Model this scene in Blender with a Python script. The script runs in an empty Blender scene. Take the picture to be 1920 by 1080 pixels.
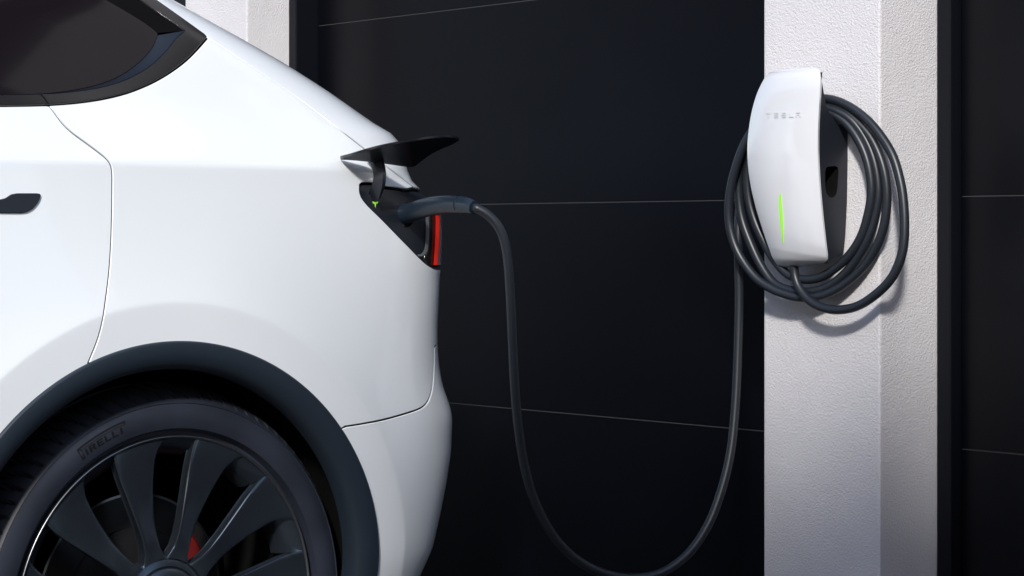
import bpy, math, random
import numpy as np
from mathutils import Vector, Matrix
from mathutils.geometry import delaunay_2d_cdt

random.seed(7); np.random.seed(7)
R = math.radians
SC = bpy.context.scene
COL = SC.collection

# ------------------------------------------------------------------ camera
YAW = R(42.0); FPX = 4000.0; HORIZON = 441.0
CAM = np.array([-1.9247, -2.9245, 0.972])
FW = np.array([math.sin(YAW), math.cos(YAW), 0.0])
RT = np.array([math.cos(YAW), -math.sin(YAW), 0.0])
cd = bpy.data.cameras.new('camera'); co = bpy.data.objects.new('camera', cd); COL.objects.link(co)
co.location = CAM; co.rotation_euler = (R(90), 0, -YAW)
cd.sensor_width = 36; cd.lens = 36*FPX/1920; cd.shift_y = -(540-HORIZON)/1920
cd.clip_start = 0.05; cd.clip_end = 2000
SC.camera = co

# ------------------------------------------------------------------ sky, sun, exposure
SUN_EL = R(32); SUN_DIR = np.array([-0.765, -0.644])          # horizontal direction towards the sun
w = bpy.data.worlds.new('World'); SC.world = w; w.use_nodes = True
wn = w.node_tree.nodes; wl = w.node_tree.links
sky = wn.new('ShaderNodeTexSky'); sky.sky_type = 'NISHITA'; sky.sun_disc = False
sky.sun_elevation = SUN_EL; sky.sun_rotation = math.atan2(SUN_DIR[0], SUN_DIR[1])
sky.air_density = 1.0; sky.dust_density = 0.8; sky.ozone_density = 1.0
wl.new(sky.outputs[0], wn['Background'].inputs[0]); wn['Background'].inputs[1].default_value = 0.11
sd = bpy.data.lights.new('sun', 'SUN'); so = bpy.data.objects.new('sun', sd); COL.objects.link(so)
sd.energy = 1.7; sd.angle = R(5.5); sd.color = (1.0, 0.965, 0.935)
tv = Vector((SUN_DIR[0]*math.cos(SUN_EL), SUN_DIR[1]*math.cos(SUN_EL), math.sin(SUN_EL)))
so.rotation_euler = tv.to_track_quat('Z', 'Y').to_euler(); so.location = (-6, -6, 6)
SC.view_settings.view_transform = 'Standard'; SC.view_settings.look = 'None'
SC.view_settings.exposure = 1.23; SC.view_settings.gamma = 1.0

# ------------------------------------------------------------------ materials
def mat(name, col, rough=0.5, metal=0.0, coat=0.0, coat_rough=0.05, spec=0.5, emit=None, estr=0.0,
        bump=None, var=None, rvar=None):
    m = bpy.data.materials.new(name); m.use_nodes = True
    nt = m.node_tree; b = nt.nodes['Principled BSDF']
    b.inputs['Base Color'].default_value = (*col, 1); b.inputs['Roughness'].default_value = rough
    b.inputs['Metallic'].default_value = metal; b.inputs['Coat Weight'].default_value = coat
    b.inputs['Coat Roughness'].default_value = coat_rough; b.inputs['Specular IOR Level'].default_value = spec
    if emit:
        b.inputs['Emission Color'].default_value = (*emit, 1); b.inputs['Emission Strength'].default_value = estr
    tc = None
    def coord():
        nonlocal tc
        if tc is None: tc = nt.nodes.new('ShaderNodeTexCoord')
        return tc.outputs['Object']
    if bump:
        prev = None
        for (sc_, st, dist, det) in bump:
            n = nt.nodes.new('ShaderNodeTexNoise'); n.inputs['Scale'].default_value = sc_; n.inputs['Detail'].default_value = det
            nt.links.new(coord(), n.inputs['Vector'])
            bm_ = nt.nodes.new('ShaderNodeBump'); bm_.inputs['Strength'].default_value = st; bm_.inputs['Distance'].default_value = dist
            nt.links.new(n.outputs['Fac'], bm_.inputs['Height'])
            if prev: nt.links.new(prev.outputs[0], bm_.inputs['Normal'])
            prev = bm_
        nt.links.new(prev.outputs[0], b.inputs['Normal'])
    if var:                                    # (scale, amount): mottled base colour
        n = nt.nodes.new('ShaderNodeTexNoise'); n.inputs['Scale'].default_value = var[0]; n.inputs['Detail'].default_value = 6
        nt.links.new(coord(), n.inputs['Vector'])
        mr = nt.nodes.new('ShaderNodeMapRange'); mr.inputs[1].default_value = 0.3; mr.inputs[2].default_value = 0.7
        mr.inputs[3].default_value = 1-var[1]; mr.inputs[4].default_value = 1+var[1]
        nt.links.new(n.outputs['Fac'], mr.inputs[0])
        mx = nt.nodes.new('ShaderNodeVectorMath'); mx.operation = 'SCALE'; mx.inputs[0].default_value = col
        nt.links.new(mr.outputs[0], mx.inputs['Scale']); nt.links.new(mx.outputs[0], b.inputs['Base Color'])
    if rvar:
        n = nt.nodes.new('ShaderNodeTexNoise'); n.inputs['Scale'].default_value = rvar[0]; n.inputs['Detail'].default_value = 5
        nt.links.new(coord(), n.inputs['Vector'])
        mr = nt.nodes.new('ShaderNodeMapRange'); mr.inputs[1].default_value = 0.3; mr.inputs[2].default_value = 0.7
        mr.inputs[3].default_value = rough-rvar[1]; mr.inputs[4].default_value = rough+rvar[1]
        nt.links.new(n.outputs['Fac'], mr.inputs[0]); nt.links.new(mr.outputs[0], b.inputs['Roughness'])
    return m

M = {}
M['paint'] = mat('white_paint', (0.79, 0.825, 0.845), 0.38, coat=1.0, coat_rough=0.05)
M['shell'] = mat('black_underseal', (0.006, 0.006, 0.007), 0.9, spec=0.1)
M['trimgloss'] = mat('gloss_black_trim', (0.012, 0.012, 0.013), 0.16, spec=0.6)
M['flap'] = mat('flap_plastic', (0.008, 0.009, 0.012), 0.30, spec=0.45)
M['glass'] = mat('tinted_glass', (0.009, 0.007, 0.009), 0.05, spec=0.26)
M['rubber_seal'] = mat('rubber_seal', (0.003, 0.003, 0.004), 0.8, spec=0.1)
M['arch'] = mat('satin_plastic', (0.015, 0.023, 0.034), 0.42, spec=0.5, bump=[(900, 0.08, 0.0006, 2)])
M['liner'] = mat('liner_black', (0.004, 0.004, 0.004), 0.95, spec=0.1)
M['tyre'] = mat('tyre_rubber', (0.019, 0.023, 0.034), 0.48, spec=0.35, bump=[(500, 0.15, 0.0006, 3)], var=(14, 0.22))
M['tyre_text'] = mat('tyre_lettering', (0.004, 0.004, 0.006), 0.7, spec=0.3)
M['rim'] = mat('black_alloy', (0.065, 0.082, 0.105), 0.25, metal=0.8, spec=0.5)
M['lip'] = mat('machined_lip', (0.24, 0.25, 0.27), 0.33, metal=1.0)
M['disc'] = mat('brake_steel', (0.20, 0.20, 0.21), 0.35, metal=1.0)
M['discdark'] = mat('brake_hat', (0.006, 0.006, 0.007), 0.6)
M['caliper'] = mat('red_caliper', (0.13, 0.006, 0.006), 0.45)
M['bezel'] = mat('port_plastic', (0.010, 0.013, 0.020), 0.38, spec=0.5)
M['lens'] = mat('dark_lens', (0.012, 0.011, 0.013), 0.08, spec=0.6)
M['red'] = mat('red_lens_glow', (0.75, 0.03, 0.012), 0.25, coat=1.0, emit=(0.9, 0.03, 0.015), estr=0.14)  # faint glow added to brighten the strip, which faces away from the sun
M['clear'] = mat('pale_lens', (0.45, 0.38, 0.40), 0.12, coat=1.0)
M['greyline'] = mat('grey_line', (0.12, 0.125, 0.13), 0.35)
M['green'] = mat('green_led', (0.22, 0.50, 0.05), 0.4, emit=(0.34, 0.85, 0.05), estr=0.22)
M['plug'] = mat('plug_plastic', (0.012, 0.021, 0.033), 0.30, spec=0.5, bump=[(700, 0.06, 0.0005, 2)])
M['cord'] = mat('cable_rubber', (0.013, 0.017, 0.023), 0.40, spec=0.5, bump=[(300, 0.05, 0.0006, 2)])
M['face'] = mat('white_glass_face', (0.69, 0.70, 0.715), 0.24, coat=1.0, coat_rough=0.08)
M['face_text'] = mat('face_lettering', (0.62, 0.63, 0.64), 0.3)
M['housing'] = mat('housing_plastic', (0.012, 0.014, 0.020), 0.42, spec=0.4, bump=[(900, 0.05, 0.0005, 2)])
M['stucco'] = mat('white_stucco', (0.70, 0.685, 0.69), 0.85, spec=0.2,
                  bump=[(480, 0.55, 0.0024, 4), (230, 0.50, 0.0036, 3), (45, 0.12, 0.006, 2), (9, 0.10, 0.02, 2)], var=(3.0, 0.05))
M['door'] = mat('black_door_panel', (0.0008, 0.0011, 0.0028), 0.38, spec=0.25, bump=[(600, 0.03, 0.0006, 2)], rvar=(2.5, 0.04))
M['joint_glint'] = mat('panel_edge_glint', (0.075, 0.075, 0.08), 0.45, spec=0.4)  # light caught on the panel edges, painted as a paler grey
M['frame'] = mat('black_frame', (0.003, 0.004, 0.007), 0.45, spec=0.22)
M['ground'] = mat('asphalt', (0.05, 0.05, 0.052), 0.9, bump=[(160, 0.4, 0.006, 4)], var=(30, 0.2))
M['paver'] = mat('concrete_paver', (0.075, 0.075, 0.078), 0.85, bump=[(120, 0.3, 0.004, 4)], var=(6, 0.15))
M['brown'] = mat('brown_render', (0.46, 0.23, 0.13), 0.9, var=(2, 0.2))
M['rooft'] = mat('roof_tile', (0.09, 0.05, 0.04), 0.8, var=(4, 0.2))
M['wallcap'] = mat('stone_cap', (0.22, 0.2, 0.18), 0.85, var=(5, 0.15))

# ------------------------------------------------------------------ object helpers
def tag(o, label=None, cat=None, group=None, kind=None):
    if label: o['label'] = label
    if cat: o['category'] = cat
    if group: o['group'] = group
    if kind: o['kind'] = kind
    return o
def empty(name, loc=(0, 0, 0)):
    o = bpy.data.objects.new(name, None); COL.objects.link(o); o.location = loc; o.empty_display_size = 0.1
    return o
def obj(name, verts, faces, m, parent=None, smooth=False, normals=None):
    me = bpy.data.meshes.new(name)
    me.from_pydata([tuple(map(float, v)) for v in verts], [], [tuple(f) for f in faces]); me.validate()
    me.materials.append(m); me.update()
    if smooth: me.polygons.foreach_set('use_smooth', [True]*len(me.polygons))
    if normals is not None and len(normals) == len(me.vertices):
        me.normals_split_custom_set_from_vertices([tuple(map(float, n)) for n in normals])
    o = bpy.data.objects.new(name, me); COL.objects.link(o)
    if parent is not None:
        o.parent = parent
        q = parent; off = Vector((0, 0, 0))
        while q is not None: off += q.location; q = q.parent
        o.location = -off                     # meshes are built in world coordinates
    return o
def smooth_by_angle(o, deg=35):
    me = o.data
    me.polygons.foreach_set('use_smooth', [True]*len(me.polygons)); me.set_sharp_from_angle(angle=R(deg))
    return o
def box_geo(x0, x1, y0, y1, z0, z1, b=0.0):
    """box, with 1-segment bevelled edges when b > 0"""
    import bmesh
    bm = bmesh.new()
    bmesh.ops.create_cube(bm, size=1.0, matrix=Matrix.LocRotScale(
        ((x0+x1)/2, (y0+y1)/2, (z0+z1)/2), None, (abs(x1-x0), abs(y1-y0), abs(z1-z0))))
    if b > 0: bmesh.ops.bevel(bm, geom=list(bm.edges), offset=b, segments=2, affect='EDGES', profile=0.6)
    vs = [tuple(v.co) for v in bm.verts]; bm.verts.index_update()
    fs = [[v.index for v in f.verts] for f in bm.faces]; bm.free()
    return vs, fs
def box(name, x0, x1, y0, y1, z0, z1, m, parent=None, b=0.0):
    v, f = box_geo(x0, x1, y0, y1, z0, z1, b)
    return obj(name, v, f, m, parent)
def join(*geos):
    V, F = [], []
    for v, f in geos:
        o = len(V); V += [tuple(p) for p in v]; F += [[i+o for i in q] for q in f]
    return V, F

def ray(u, v): return FW + (u-960)/FPX*RT + np.array([0, 0, -(v-HORIZON)/FPX])
def on_x(u, v, x): d = ray(u, v); return CAM + d*((x-CAM[0])/d[0])
def on_y(u, v, y): d = ray(u, v); return CAM + d*((y-CAM[1])/d[1])
def at_depth(u, v, Z): return CAM + ray(u, v)*Z
def project(P):
    D = P-CAM; Z = D@FW
    return np.stack([960+FPX*(D@RT)/Z, HORIZON-FPX*D[..., 2]/Z, Z], -1)

def catmull(pts, n_per=8, closed=False):
    P = np.array(pts, float); out = []
    N = len(P)
    for i in range(N if closed else N-1):
        p0 = P[(i-1) % N] if (closed or i > 0) else 2*P[0]-P[1]
        p1 = P[i]; p2 = P[(i+1) % N]
        p3 = P[(i+2) % N] if (closed or i+2 < N) else 2*P[-1]-P[-2]
        # centripetal parameterisation
        a = lambda A, B: max(np.linalg.norm(A-B)**0.5, 1e-6)
        t1 = a(p0, p1); t2 = t1+a(p1, p2); t3 = t2+a(p2, p3)
        for k in range(n_per):
            t = t1+(t2-t1)*k/n_per
            A1 = (t1-t)/t1*p0+t/t1*p1; A2 = (t2-t)/(t2-t1)*p1+(t-t1)/(t2-t1)*p2; A3 = (t3-t)/(t3-t2)*p2+(t-t2)/(t3-t2)*p3
            B1 = (t2-t)/t2*A1+t/t2*A2; B2 = (t3-t)/(t3-t1)*A2+(t-t1)/(t3-t1)*A3
            out.append((t2-t)/(t2-t1)*B1+(t-t1)/(t2-t1)*B2)
    if not closed: out.append(P[-1])
    return np.array(out)
def resample(P, step=None, n=None):
    P = np.array(P, float); L = np.r_[0, np.cumsum(np.linalg.norm(np.diff(P, axis=0), axis=1))]
    if n is None: n = max(2, int(round(L[-1]/step))+1)
    t = np.linspace(0, L[-1], n)
    return np.stack([np.interp(t, L, P[:, k]) for k in range(P.shape[1])], 1)
def tube_geo(path, rad, seg=14, oval=1.0, caps=True):
    P = np.array(path, float); n = len(P)
    rad = np.broadcast_to(np.array(rad, float), (n,))
    T = np.gradient(P, axis=0); T /= np.linalg.norm(T, axis=1)[:, None]
    u = np.cross(T[0], [0.3, 0.2, 1.0]); u /= np.linalg.norm(u)
    V, F = [], []
    for i in range(n):
        u = u-T[i]*(u@T[i]); u /= np.linalg.norm(u); v = np.cross(T[i], u)
        for k in range(seg):
            a = 2*math.pi*k/seg
            V.append(P[i]+rad[i]*(math.cos(a)*u+oval*math.sin(a)*v))
    for i in range(n-1):
        for k in range(seg):
            k2 = (k+1) % seg
            F.append([i*seg+k, i*seg+k2, (i+1)*seg+k2, (i+1)*seg+k])
    if caps:
        F.append(list(range(seg))[::-1]); F.append([(n-1)*seg+k for k in range(seg)])
    return V, F
def revolve_geo(profile, zc, n=160, a0=0.0, a1=2*math.pi, yfun=None):
    """profile of (radius, y) turned about the axle (a line along y through x=0, z=zc)"""
    full = abs(a1-a0-2*math.pi) < 1e-6
    V, F = [], []; m = len(profile)
    cnt = n if full else n+1
    for i in range(cnt):
        a = a0+(a1-a0)*i/n
        for (r, y) in profile: V.append((r*math.sin(a), y, zc+r*math.cos(a)))
    for i in range(n):
        j = (i+1) % cnt
        for k in range(m-1): F.append([i*m+k, j*m+k, j*m+k+1, i*m+k+1])
    return V, F
def in_poly(poly, pts):
    x, y = pts[:, 0], pts[:, 1]; ins = np.zeros(len(pts), bool)
    a = poly; b = np.roll(poly, -1, 0)
    for (x0, y0), (x1, y1) in zip(a, b):
        if y0 == y1: continue
        c = ((y0 > y) != (y1 > y)) & (x < (x1-x0)*(y-y0)/(y1-y0)+x0)
        ins ^= c
    return ins
def seg_dist(poly, pts):
    d = np.full(len(pts), 1e9); a = poly; b = np.roll(poly, -1, 0)
    for p, q in zip(a, b):
        e = q-p; L = e@e
        if L < 1e-14: continue
        t = np.clip(((pts-p)@e)/L, 0, 1)
        d = np.minimum(d, np.linalg.norm(pts-(p+t[:, None]*e), axis=1))
    return d
def triangulate(loops, step, extra=None, clear=0.0):
    """loops[0] outline, further loops holes; returns 2-D points and triangles"""
    allp = np.concatenate(loops); lo = allp.min(0); hi = allp.max(0)
    gx = np.arange(lo[0], hi[0]+step, step); gy = np.arange(lo[1], hi[1]+step, step*0.866)
    G = np.array([(x+(step/2 if j % 2 else 0), y) for j, y in enumerate(gy) for x in gx])
    ok = in_poly(loops[0], G)
    for h in loops[1:]: ok &= ~in_poly(h, G)
    G = G[ok]
    if extra is not None:
        E_ = extra[in_poly(loops[0], extra)]
        for l in loops: E_ = E_[seg_dist(l, E_) > 0.003] if len(E_) else E_
        if len(E_):
            G = np.array([g for g in G if np.min(((E_-g)**2).sum(1)) > clear*clear])
    for l in loops: G = G[seg_dist(l, G) > step*0.45]
    if extra is not None and len(E_): G = np.concatenate([G, E_])
    pts = np.concatenate([allp, G]); edges = []; off = 0
    for l in loops:
        n = len(l); edges += [(off+i, off+(i+1) % n) for i in range(n)]; off += n
    r = delaunay_2d_cdt([Vector(p) for p in pts], edges, [], 0, 1e-7)
    V = np.array([tuple(v) for v in r[0]]); T = np.array(r[2])
    C = V[T].mean(1); ok = in_poly(loops[0], C)
    for h in loops[1:]: ok &= ~in_poly(h, C)
    return V, T[ok]
def orient(loop): 
    a = np.array(loop); x, y = a[:, 0], a[:, 1]
    return a if (x*np.roll(y, -1)-np.roll(x, -1)*y).sum() > 0 else a[::-1]
def inset(loop, d):
    """move a counter-clockwise loop inwards by d"""
    p = np.array(loop); e = np.roll(p, -1, 0)-p
    n = np.stack([-e[:, 1], e[:, 0]], 1); n /= np.maximum(np.linalg.norm(n, axis=1), 1e-9)[:, None]
    m = n+np.roll(n, 1, 0); L = np.linalg.norm(m, axis=1); m /= np.maximum(L, 0.35)[:, None]
    c = np.maximum((m*n).sum(1), 0.5)
    return p+m*(d/c)[:, None]

# ================================================================== THE SETTING
def sheet(name, x0, x1, y0, y1, z, m):
    o = obj(name, [(x0, y0, z), (x1, y0, z), (x1, y1, z), (x0, y1, z)], [(0, 1, 2, 3)], m); o['kind'] = 'structure'; return o
sheet('ground', -300, 300, -300, 300, -0.004, M['ground'])
sheet('driveway', -7.0, 1.24, -5.5, 6.0, 0.0, M['paver'])

# ------------------------------------------------------------------ garage: pillars, lintel, doors
XP = 1.10; XF = 1.262; XD = 1.290
garage = tag(empty('garage_building', (1.3, 0.5, 0)), 'white stucco garage front with square pillars between black doors', 'garage')
PY = [(-0.5432, -0.2700, 1.256), (1.4085, 1.6820, 1.222), (-2.50, -2.2268, 1.256), (3.36, 3.633, 1.256)]
for (y0, y1, xb) in PY:
    box('pillar', XP, 1.46, y0, y1, -0.05, 2.42, M['stucco'], garage, 0.004)
box('lintel', 1.13, 1.46, -2.55, 3.68, 2.421, 3.05, M['stucco'], garage, 0.004)
box('flat_roof', 0.95, 4.5, -2.7, 3.85, 3.051, 3.20, M['frame'], garage, 0.01)
box('back_wall', 1.461, 1.60, -2.55, 3.68, -0.05, 3.049, M['frame'], garage)
ZL = [0.012, 0.127, 0.582, 1.043, 1.4965, 1.951, 2.405]
def garage_door(y0, y1, label, xfar=XF):
    d = tag(empty('garage_door', (XD, (y0+y1)/2, 0)), label, 'garage door', 'black sectional garage doors')
    fw = 0.034
    for (a, b_, xf) in ((y0+0.002, y0+fw, XF), (y1-fw, y1-0.002, xfar)):
        box('door_frame', xf, 1.335, a, b_, 0.0, 2.415, M['frame'], d, 0.004)
    box('joint_backing', XD+0.012, 1.335, y0+fw+0.001, y1-fw-0.001, 0.005, 2.41, M['frame'], d)
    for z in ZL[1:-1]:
        box('edge_glint_strip', XD+0.0015, XD+0.0118, y0+fw+0.004, y1-fw-0.004, z-0.0009, z+0.0009, M['joint_glint'], d)  # pale strip stands in for the lit edge of each panel
    for z0, z1 in zip(ZL[:-1], ZL[1:]):
        box('door_panel', XD, XD+0.010, y0+fw+0.003, y1-fw-0.003, z0+0.0011, z1-0.0011, M['door'], d, 0.0006)
    return d
garage_door(-0.2700, 1.4085, 'black sectional garage door behind the hanging charging cable', 1.224)
garage_door(-2.2268, -0.5432, 'black sectional garage door on the far side of the charger pillar from the car')
garage_door(1.6820, 3.36, 'black sectional garage door mostly hidden behind the car roof')

# ------------------------------------------------------------------ house across the driveway (seen only as reflections), and an added unseen shade wall
hs = tag(empty('opposite_house', (-13, 4, 0)), 'brown rendered house across the driveway facing the garage', 'house')
box('wall', -18, -12, -8, 22, 0, 6.6, M['brown'], hs)
v = [(-18.4, -8.4, 6.6), (-11.6, -8.4, 6.6), (-15, -8.4, 9.2), (-18.4, 22.4, 6.6), (-11.6, 22.4, 6.6), (-15, 22.4, 9.2)]
obj('roof', v, [(0, 1, 2), (5, 4, 3), (0, 3, 4, 1), (1, 4, 5, 2), (2, 5, 3, 0)], M['rooft'], hs)
for yw in (-5, -1, 3, 7, 11, 15, 19):
    for zw in (0.9, 4.0):
        wd = box('window', -12.0, -11.95, yw, yw+1.3, zw, zw+1.2, M['glass'], hs)
gw = tag(empty('added_shade_wall', (-3.9, -2.6, 0)), 'tall brown wall added out of view to shade the lower pillar and bumper', 'wall')  # added unseen blocker that darkens the foot of the pillar and bumper
_p = np.array([-SUN_DIR[1], SUN_DIR[0]])                      # along the wall, square to the sun
def shade_wall_part(a0, a1, p0, p1, z0, z1, name, m):
    c = [SUN_DIR*a+_p*p for a, p in ((a0, p0), (a1, p0), (a1, p1), (a0, p1))]
    V = [(q[0], q[1], z) for z in (z0, z1) for q in c]
    obj(name, V, [(3, 2, 1, 0), (4, 5, 6, 7), (0, 1, 5, 4), (1, 2, 6, 5), (2, 3, 7, 6), (3, 0, 4, 7)], m, gw)
shade_wall_part(4.0, 4.25, 0.30, 7.5, -0.05, 3.41, 'wall', M['brown'])
shade_wall_part(3.95, 4.30, 0.25, 7.55, 3.411, 3.49, 'coping', M['wallcap'])
# ================================================================== THE CAR
ZC = 0.360; W0 = 0.96; RARCH = 0.4315; XA = -0.038; ZA = 0.370       # the arch opening in the body side
# side section: inset from the widest plane as an integral of its slope
_z = np.arange(0.05, 1.70, 0.001)
_sl = np.interp(_z, [0.05, 0.30, 0.45, 0.60, 0.80, 0.95, 1.040, 1.082, 1.094, 1.135, 1.21, 1.32, 1.42, 1.52, 1.62, 1.70],
                    [-0.30, -0.22, -0.09, -0.02, 0.02, 0.03, 0.02, 0.0, 0.46, 0.46, 0.31, 0.34, 0.50, 0.62, 1.2, 2.0])
k = np.exp(-0.5*(np.arange(-12, 13)/3.0)**2); k /= k.sum()
_sl = np.convolve(np.pad(_sl, 12, 'edge'), k, 'valid')
_a = np.cumsum(_sl)*0.001; _a -= _a.min()
def side_inset(z): return np.interp(z, _z, _a)
AL = 0.78
def nexp(z): return np.interp(z, [0.2, 0.95, 1.2, 1.6], [8.0, 8.0, 5.5, 4.2])
def plan(s, z):
    NEXP = nexp(z)
    s = np.asarray(s, float); sp = np.clip(s, 0, math.pi/2)
    sn, cs = np.sin(sp), np.cos(sp); r = (sn**NEXP+np.maximum(cs, 0)**NEXP)**(-1/NEXP)
    return np.where(s <= 0, s, r*sn), np.where(s <= 0, 1.0, r*cs)
SIL = np.array([(-260, -318), (-60, -209), (120, -111), (325, 0), (390, 37), (463, 78), (537, 121), (600, 161), (640, 188), (675, 213), (700, 231), (720, 243),
                (735, 248), (745, 256), (750, 266), (755, 285), (760, 305), (766, 330), (778, 350), (797, 360), (815, 372),
                (824, 392), (828, 405), (828.5, 440), (827, 500), (824, 515), (822, 560), (819, 610), (819, 650), (822, 690), (828, 722),
                (838, 750), (845, 771), (846.5, 785), (843, 849), (834, 905), (823, 958), (807, 1027), (783, 1080), (760, 1125), (730, 1180), (690, 1240)], float)
def x_corner(z): return -0.06-0.90*(np.sqrt(np.maximum(np.asarray(z, float)-1.16, 0)**2+0.03**2)-0.03)
ZT = np.arange(0.10, 1.645, 0.004)
_ss = np.linspace(0.0, math.pi/2, 160)
def _solve_xr():
    out = []
    for z in ZT:
        px, py = plan(_ss, z)
        wv = W0-side_inset(z); lo, hi = float(x_corner(z))+0.05, 1.4
        for _ in range(40):
            xr = (lo+hi)/2
            x0 = float(x_corner(z)); P = np.stack([x0+(xr-x0)*px, W0-wv*py, np.full_like(px, z)], 1)
            q = project(P); g = (q[:, 0]-np.interp(q[:, 1], SIL[:, 1], SIL[:, 0])).max()
            if g > 0: hi = xr
            else: lo = xr
        out.append((lo+hi)/2)
    return np.array(out)
XR = _solve_xr()
k = np.exp(-0.5*(np.arange(-6, 7)/2.0)**2); k /= k.sum()
XR = np.convolve(np.pad(XR, 6, 'edge'), k, 'valid')
def x_rear(z): return np.interp(z, ZT, XR)
def flare(x, z):
    r = np.hypot(x-XA, z-ZA); r2 = 0.494; d = r-r2; hd = np.sqrt(d*d+0.003**2)
    up, dn = (hd+d)/2, (hd-d)/2                              # the two sides of a softly rounded ridge
    out = 0.022*np.exp(-up/0.13)
    inn = -0.065*dn
    s_ = np.clip((z-0.18)/0.25, 0, 1)
    return (out+inn)*s_*(3-2*s_)*s_
def S(s, z):
    s = np.asarray(s, float); z = np.asarray(z, float)
    px, py = plan(s, z); x0 = x_corner(z); x = x0+np.where(px > 0, x_rear(z)-x0, AL)*px
    y = W0-(W0-side_inset(z))*py
    return np.stack([x, y-flare(x, z)*np.clip(py, 0, 1)**2, z+0*x], -1)
def SN(s, z):
    e = 0.002
    a = S(np.asarray(s)+e, z)-S(np.asarray(s)-e, z); b = S(s, np.asarray(z)+e)-S(s, np.asarray(z)-e)
    n = np.cross(a, b); return n/np.maximum(np.linalg.norm(n, axis=-1), 1e-12)[..., None]
_gs, _gz = np.meshgrid(np.linspace(-1.4, 1.45, 420), np.linspace(0.12, 1.63, 380), indexing='ij')
_GP = S(_gs, _gz); _GQ = project(_GP); _vis = ((CAM-_GP)*SN(_gs, _gz)).sum(-1) > 0
_fs, _fz, _fq = _gs[_vis], _gz[_vis], _GQ[_vis][:, :2]
def px_sz(u, v):
    i = np.argmin(((_fq-np.array([u, v]))**2).sum(1)); s, z = _fs[i], _fz[i]
    t = np.array([u, v]); best = (1e9, s, z)
    for _ in range(12):
        q = project(S(s, z))[:2]; e = q-t; d = np.hypot(*e)
        if d < best[0]: best = (d, s, z)
        if d < 0.02: break
        h = 1e-4
        J = np.stack([(project(S(s+h, z))[:2]-q)/h, (project(S(s, z+h))[:2]-q)/h], 1)
        try: st = np.linalg.solve(J, -e)
        except np.linalg.LinAlgError: break
        m_ = np.abs(st).max(); st *= min(1, 0.03/max(m_, 1e-9))
        s, z = s+st[0], z+st[1]
    return best[1], best[2]
def L(*pts): return [px_sz(u, v) for u, v in pts]
def Ls(*pts, n=6):                                          # the same through a smooth curve
    return [px_sz(u, v) for u, v in catmull(pts, n)]
_t = np.linspace(0, 1.5, 600)
def xz_s(x, z):
    q = x-x_corner(z); q = q/AL if q <= 0 else q/(x_rear(z)-x_corner(z))
    return float(q) if q <= 0 else float(np.interp(q, plan(_t, z)[0], _t))
def arch_pts(a0, a1, rad=RARCH-0.006, n=40):
    return [(xz_s(XA+rad*math.sin(a), ZA+rad*math.cos(a)), ZA+rad*math.cos(a)) for a in np.linspace(R(a0), R(a1), n)]
def sz_angle(p):
    P = S(p[0], p[1]); return math.degrees(math.atan2(P[0]-XA, P[2]-ZA))
Q = 0.90                                                       # s is scaled by this so that the panel plane is about isometric
def panel_geo(loop, off=0.0, step=0.02, gap=0.0016, edge=0.0010, depth=0.0035, fine=0.008):
    lp = np.array([(s*Q, z) for s, z in loop]); lp = orient(lp)
    lp = resample(np.r_[lp, lp[:1]], step=fine)[:-1]
    lin = inset(lp, gap+edge); lout = inset(lp, gap)
    V2, T = triangulate([lin], step, CREASE if step <= 0.012 else None, 0.006)
    P = S(V2[:, 0]/Q, V2[:, 1]); N = SN(V2[:, 0]/Q, V2[:, 1]); P = P+N*off
    # the skirt that gives the sheet its rolled edge and depth
    nb = len(lin)
    def at(l, d):
        return S(l[:, 0]/Q, l[:, 1])+SN(l[:, 0]/Q, l[:, 1])*(off+d)
    r0 = at(lin, 0.0); r1 = at(lout, -edge); r2 = at(lout, -depth)
    n0 = SN(lin[:, 0]/Q, lin[:, 1]); dout = r1-r0+n0*edge
    dout /= np.maximum(np.linalg.norm(dout, axis=1), 1e-9)[:, None]
    n1 = n0*0.5+dout; n1 /= np.linalg.norm(n1, axis=1)[:, None]
    b0 = len(P)
    VV = np.concatenate([P, r0, r1, r2]); NN = np.concatenate([N, n0, n1, dout])
    F = [list(map(int, t)) for t in T]
    # triangles face outwards
    fn = np.cross(P[T[:, 1]]-P[T[:, 0]], P[T[:, 2]]-P[T[:, 0]]); flip = (fn*N[T[:, 0]]).sum(1) < 0
    F = [f[::-1] if fl else f for f, fl in zip(F, flip)]
    for r in (0, 1):
        for i in range(nb):
            j = (i+1) % nb; a = b0+r*nb
            F.append([a+i, a+nb+i, a+nb+j, a+j])
    return VV, F, NN
CREASE = np.array([(xz_s(XA+r_*math.sin(a), ZA+r_*math.cos(a))*Q, ZA+r_*math.cos(a)) for r_ in (0.487, 0.491, 0.497, 0.501)
                   for a in np.arange(R(-100), R(110), 0.006/0.5)]
                  + [(x_*Q, z_) for z_ in (1.080, 1.0895, 1.099) for x_ in np.arange(-1.3, 0.6, 0.008)])
def mirror(geo):
    V, F, N = geo
    V = np.array(V).copy(); N = np.array(N).copy(); V[:, 1] = 2*W0-V[:, 1]; N[:, 1] *= -1
    return V, [f[::-1] for f in F], N
def both(g):
    m = mirror(g); o = len(g[0])
    return np.concatenate([g[0], m[0]]), g[1]+[[i+o for i in f] for f in m[1]], np.concatenate([g[2], m[2]])
def panel(name, loop, m, parent, far=True, wrap=False, **kw):
    g = panel_geo(loop, **kw)
    if wrap: g = both(g)
    o = obj(name, g[0], g[1], m, parent, True, g[2])
    if far and not wrap:
        h = mirror(g); obj(name, h[0], h[1], m, parent, True, h[2])
    return o
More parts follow.
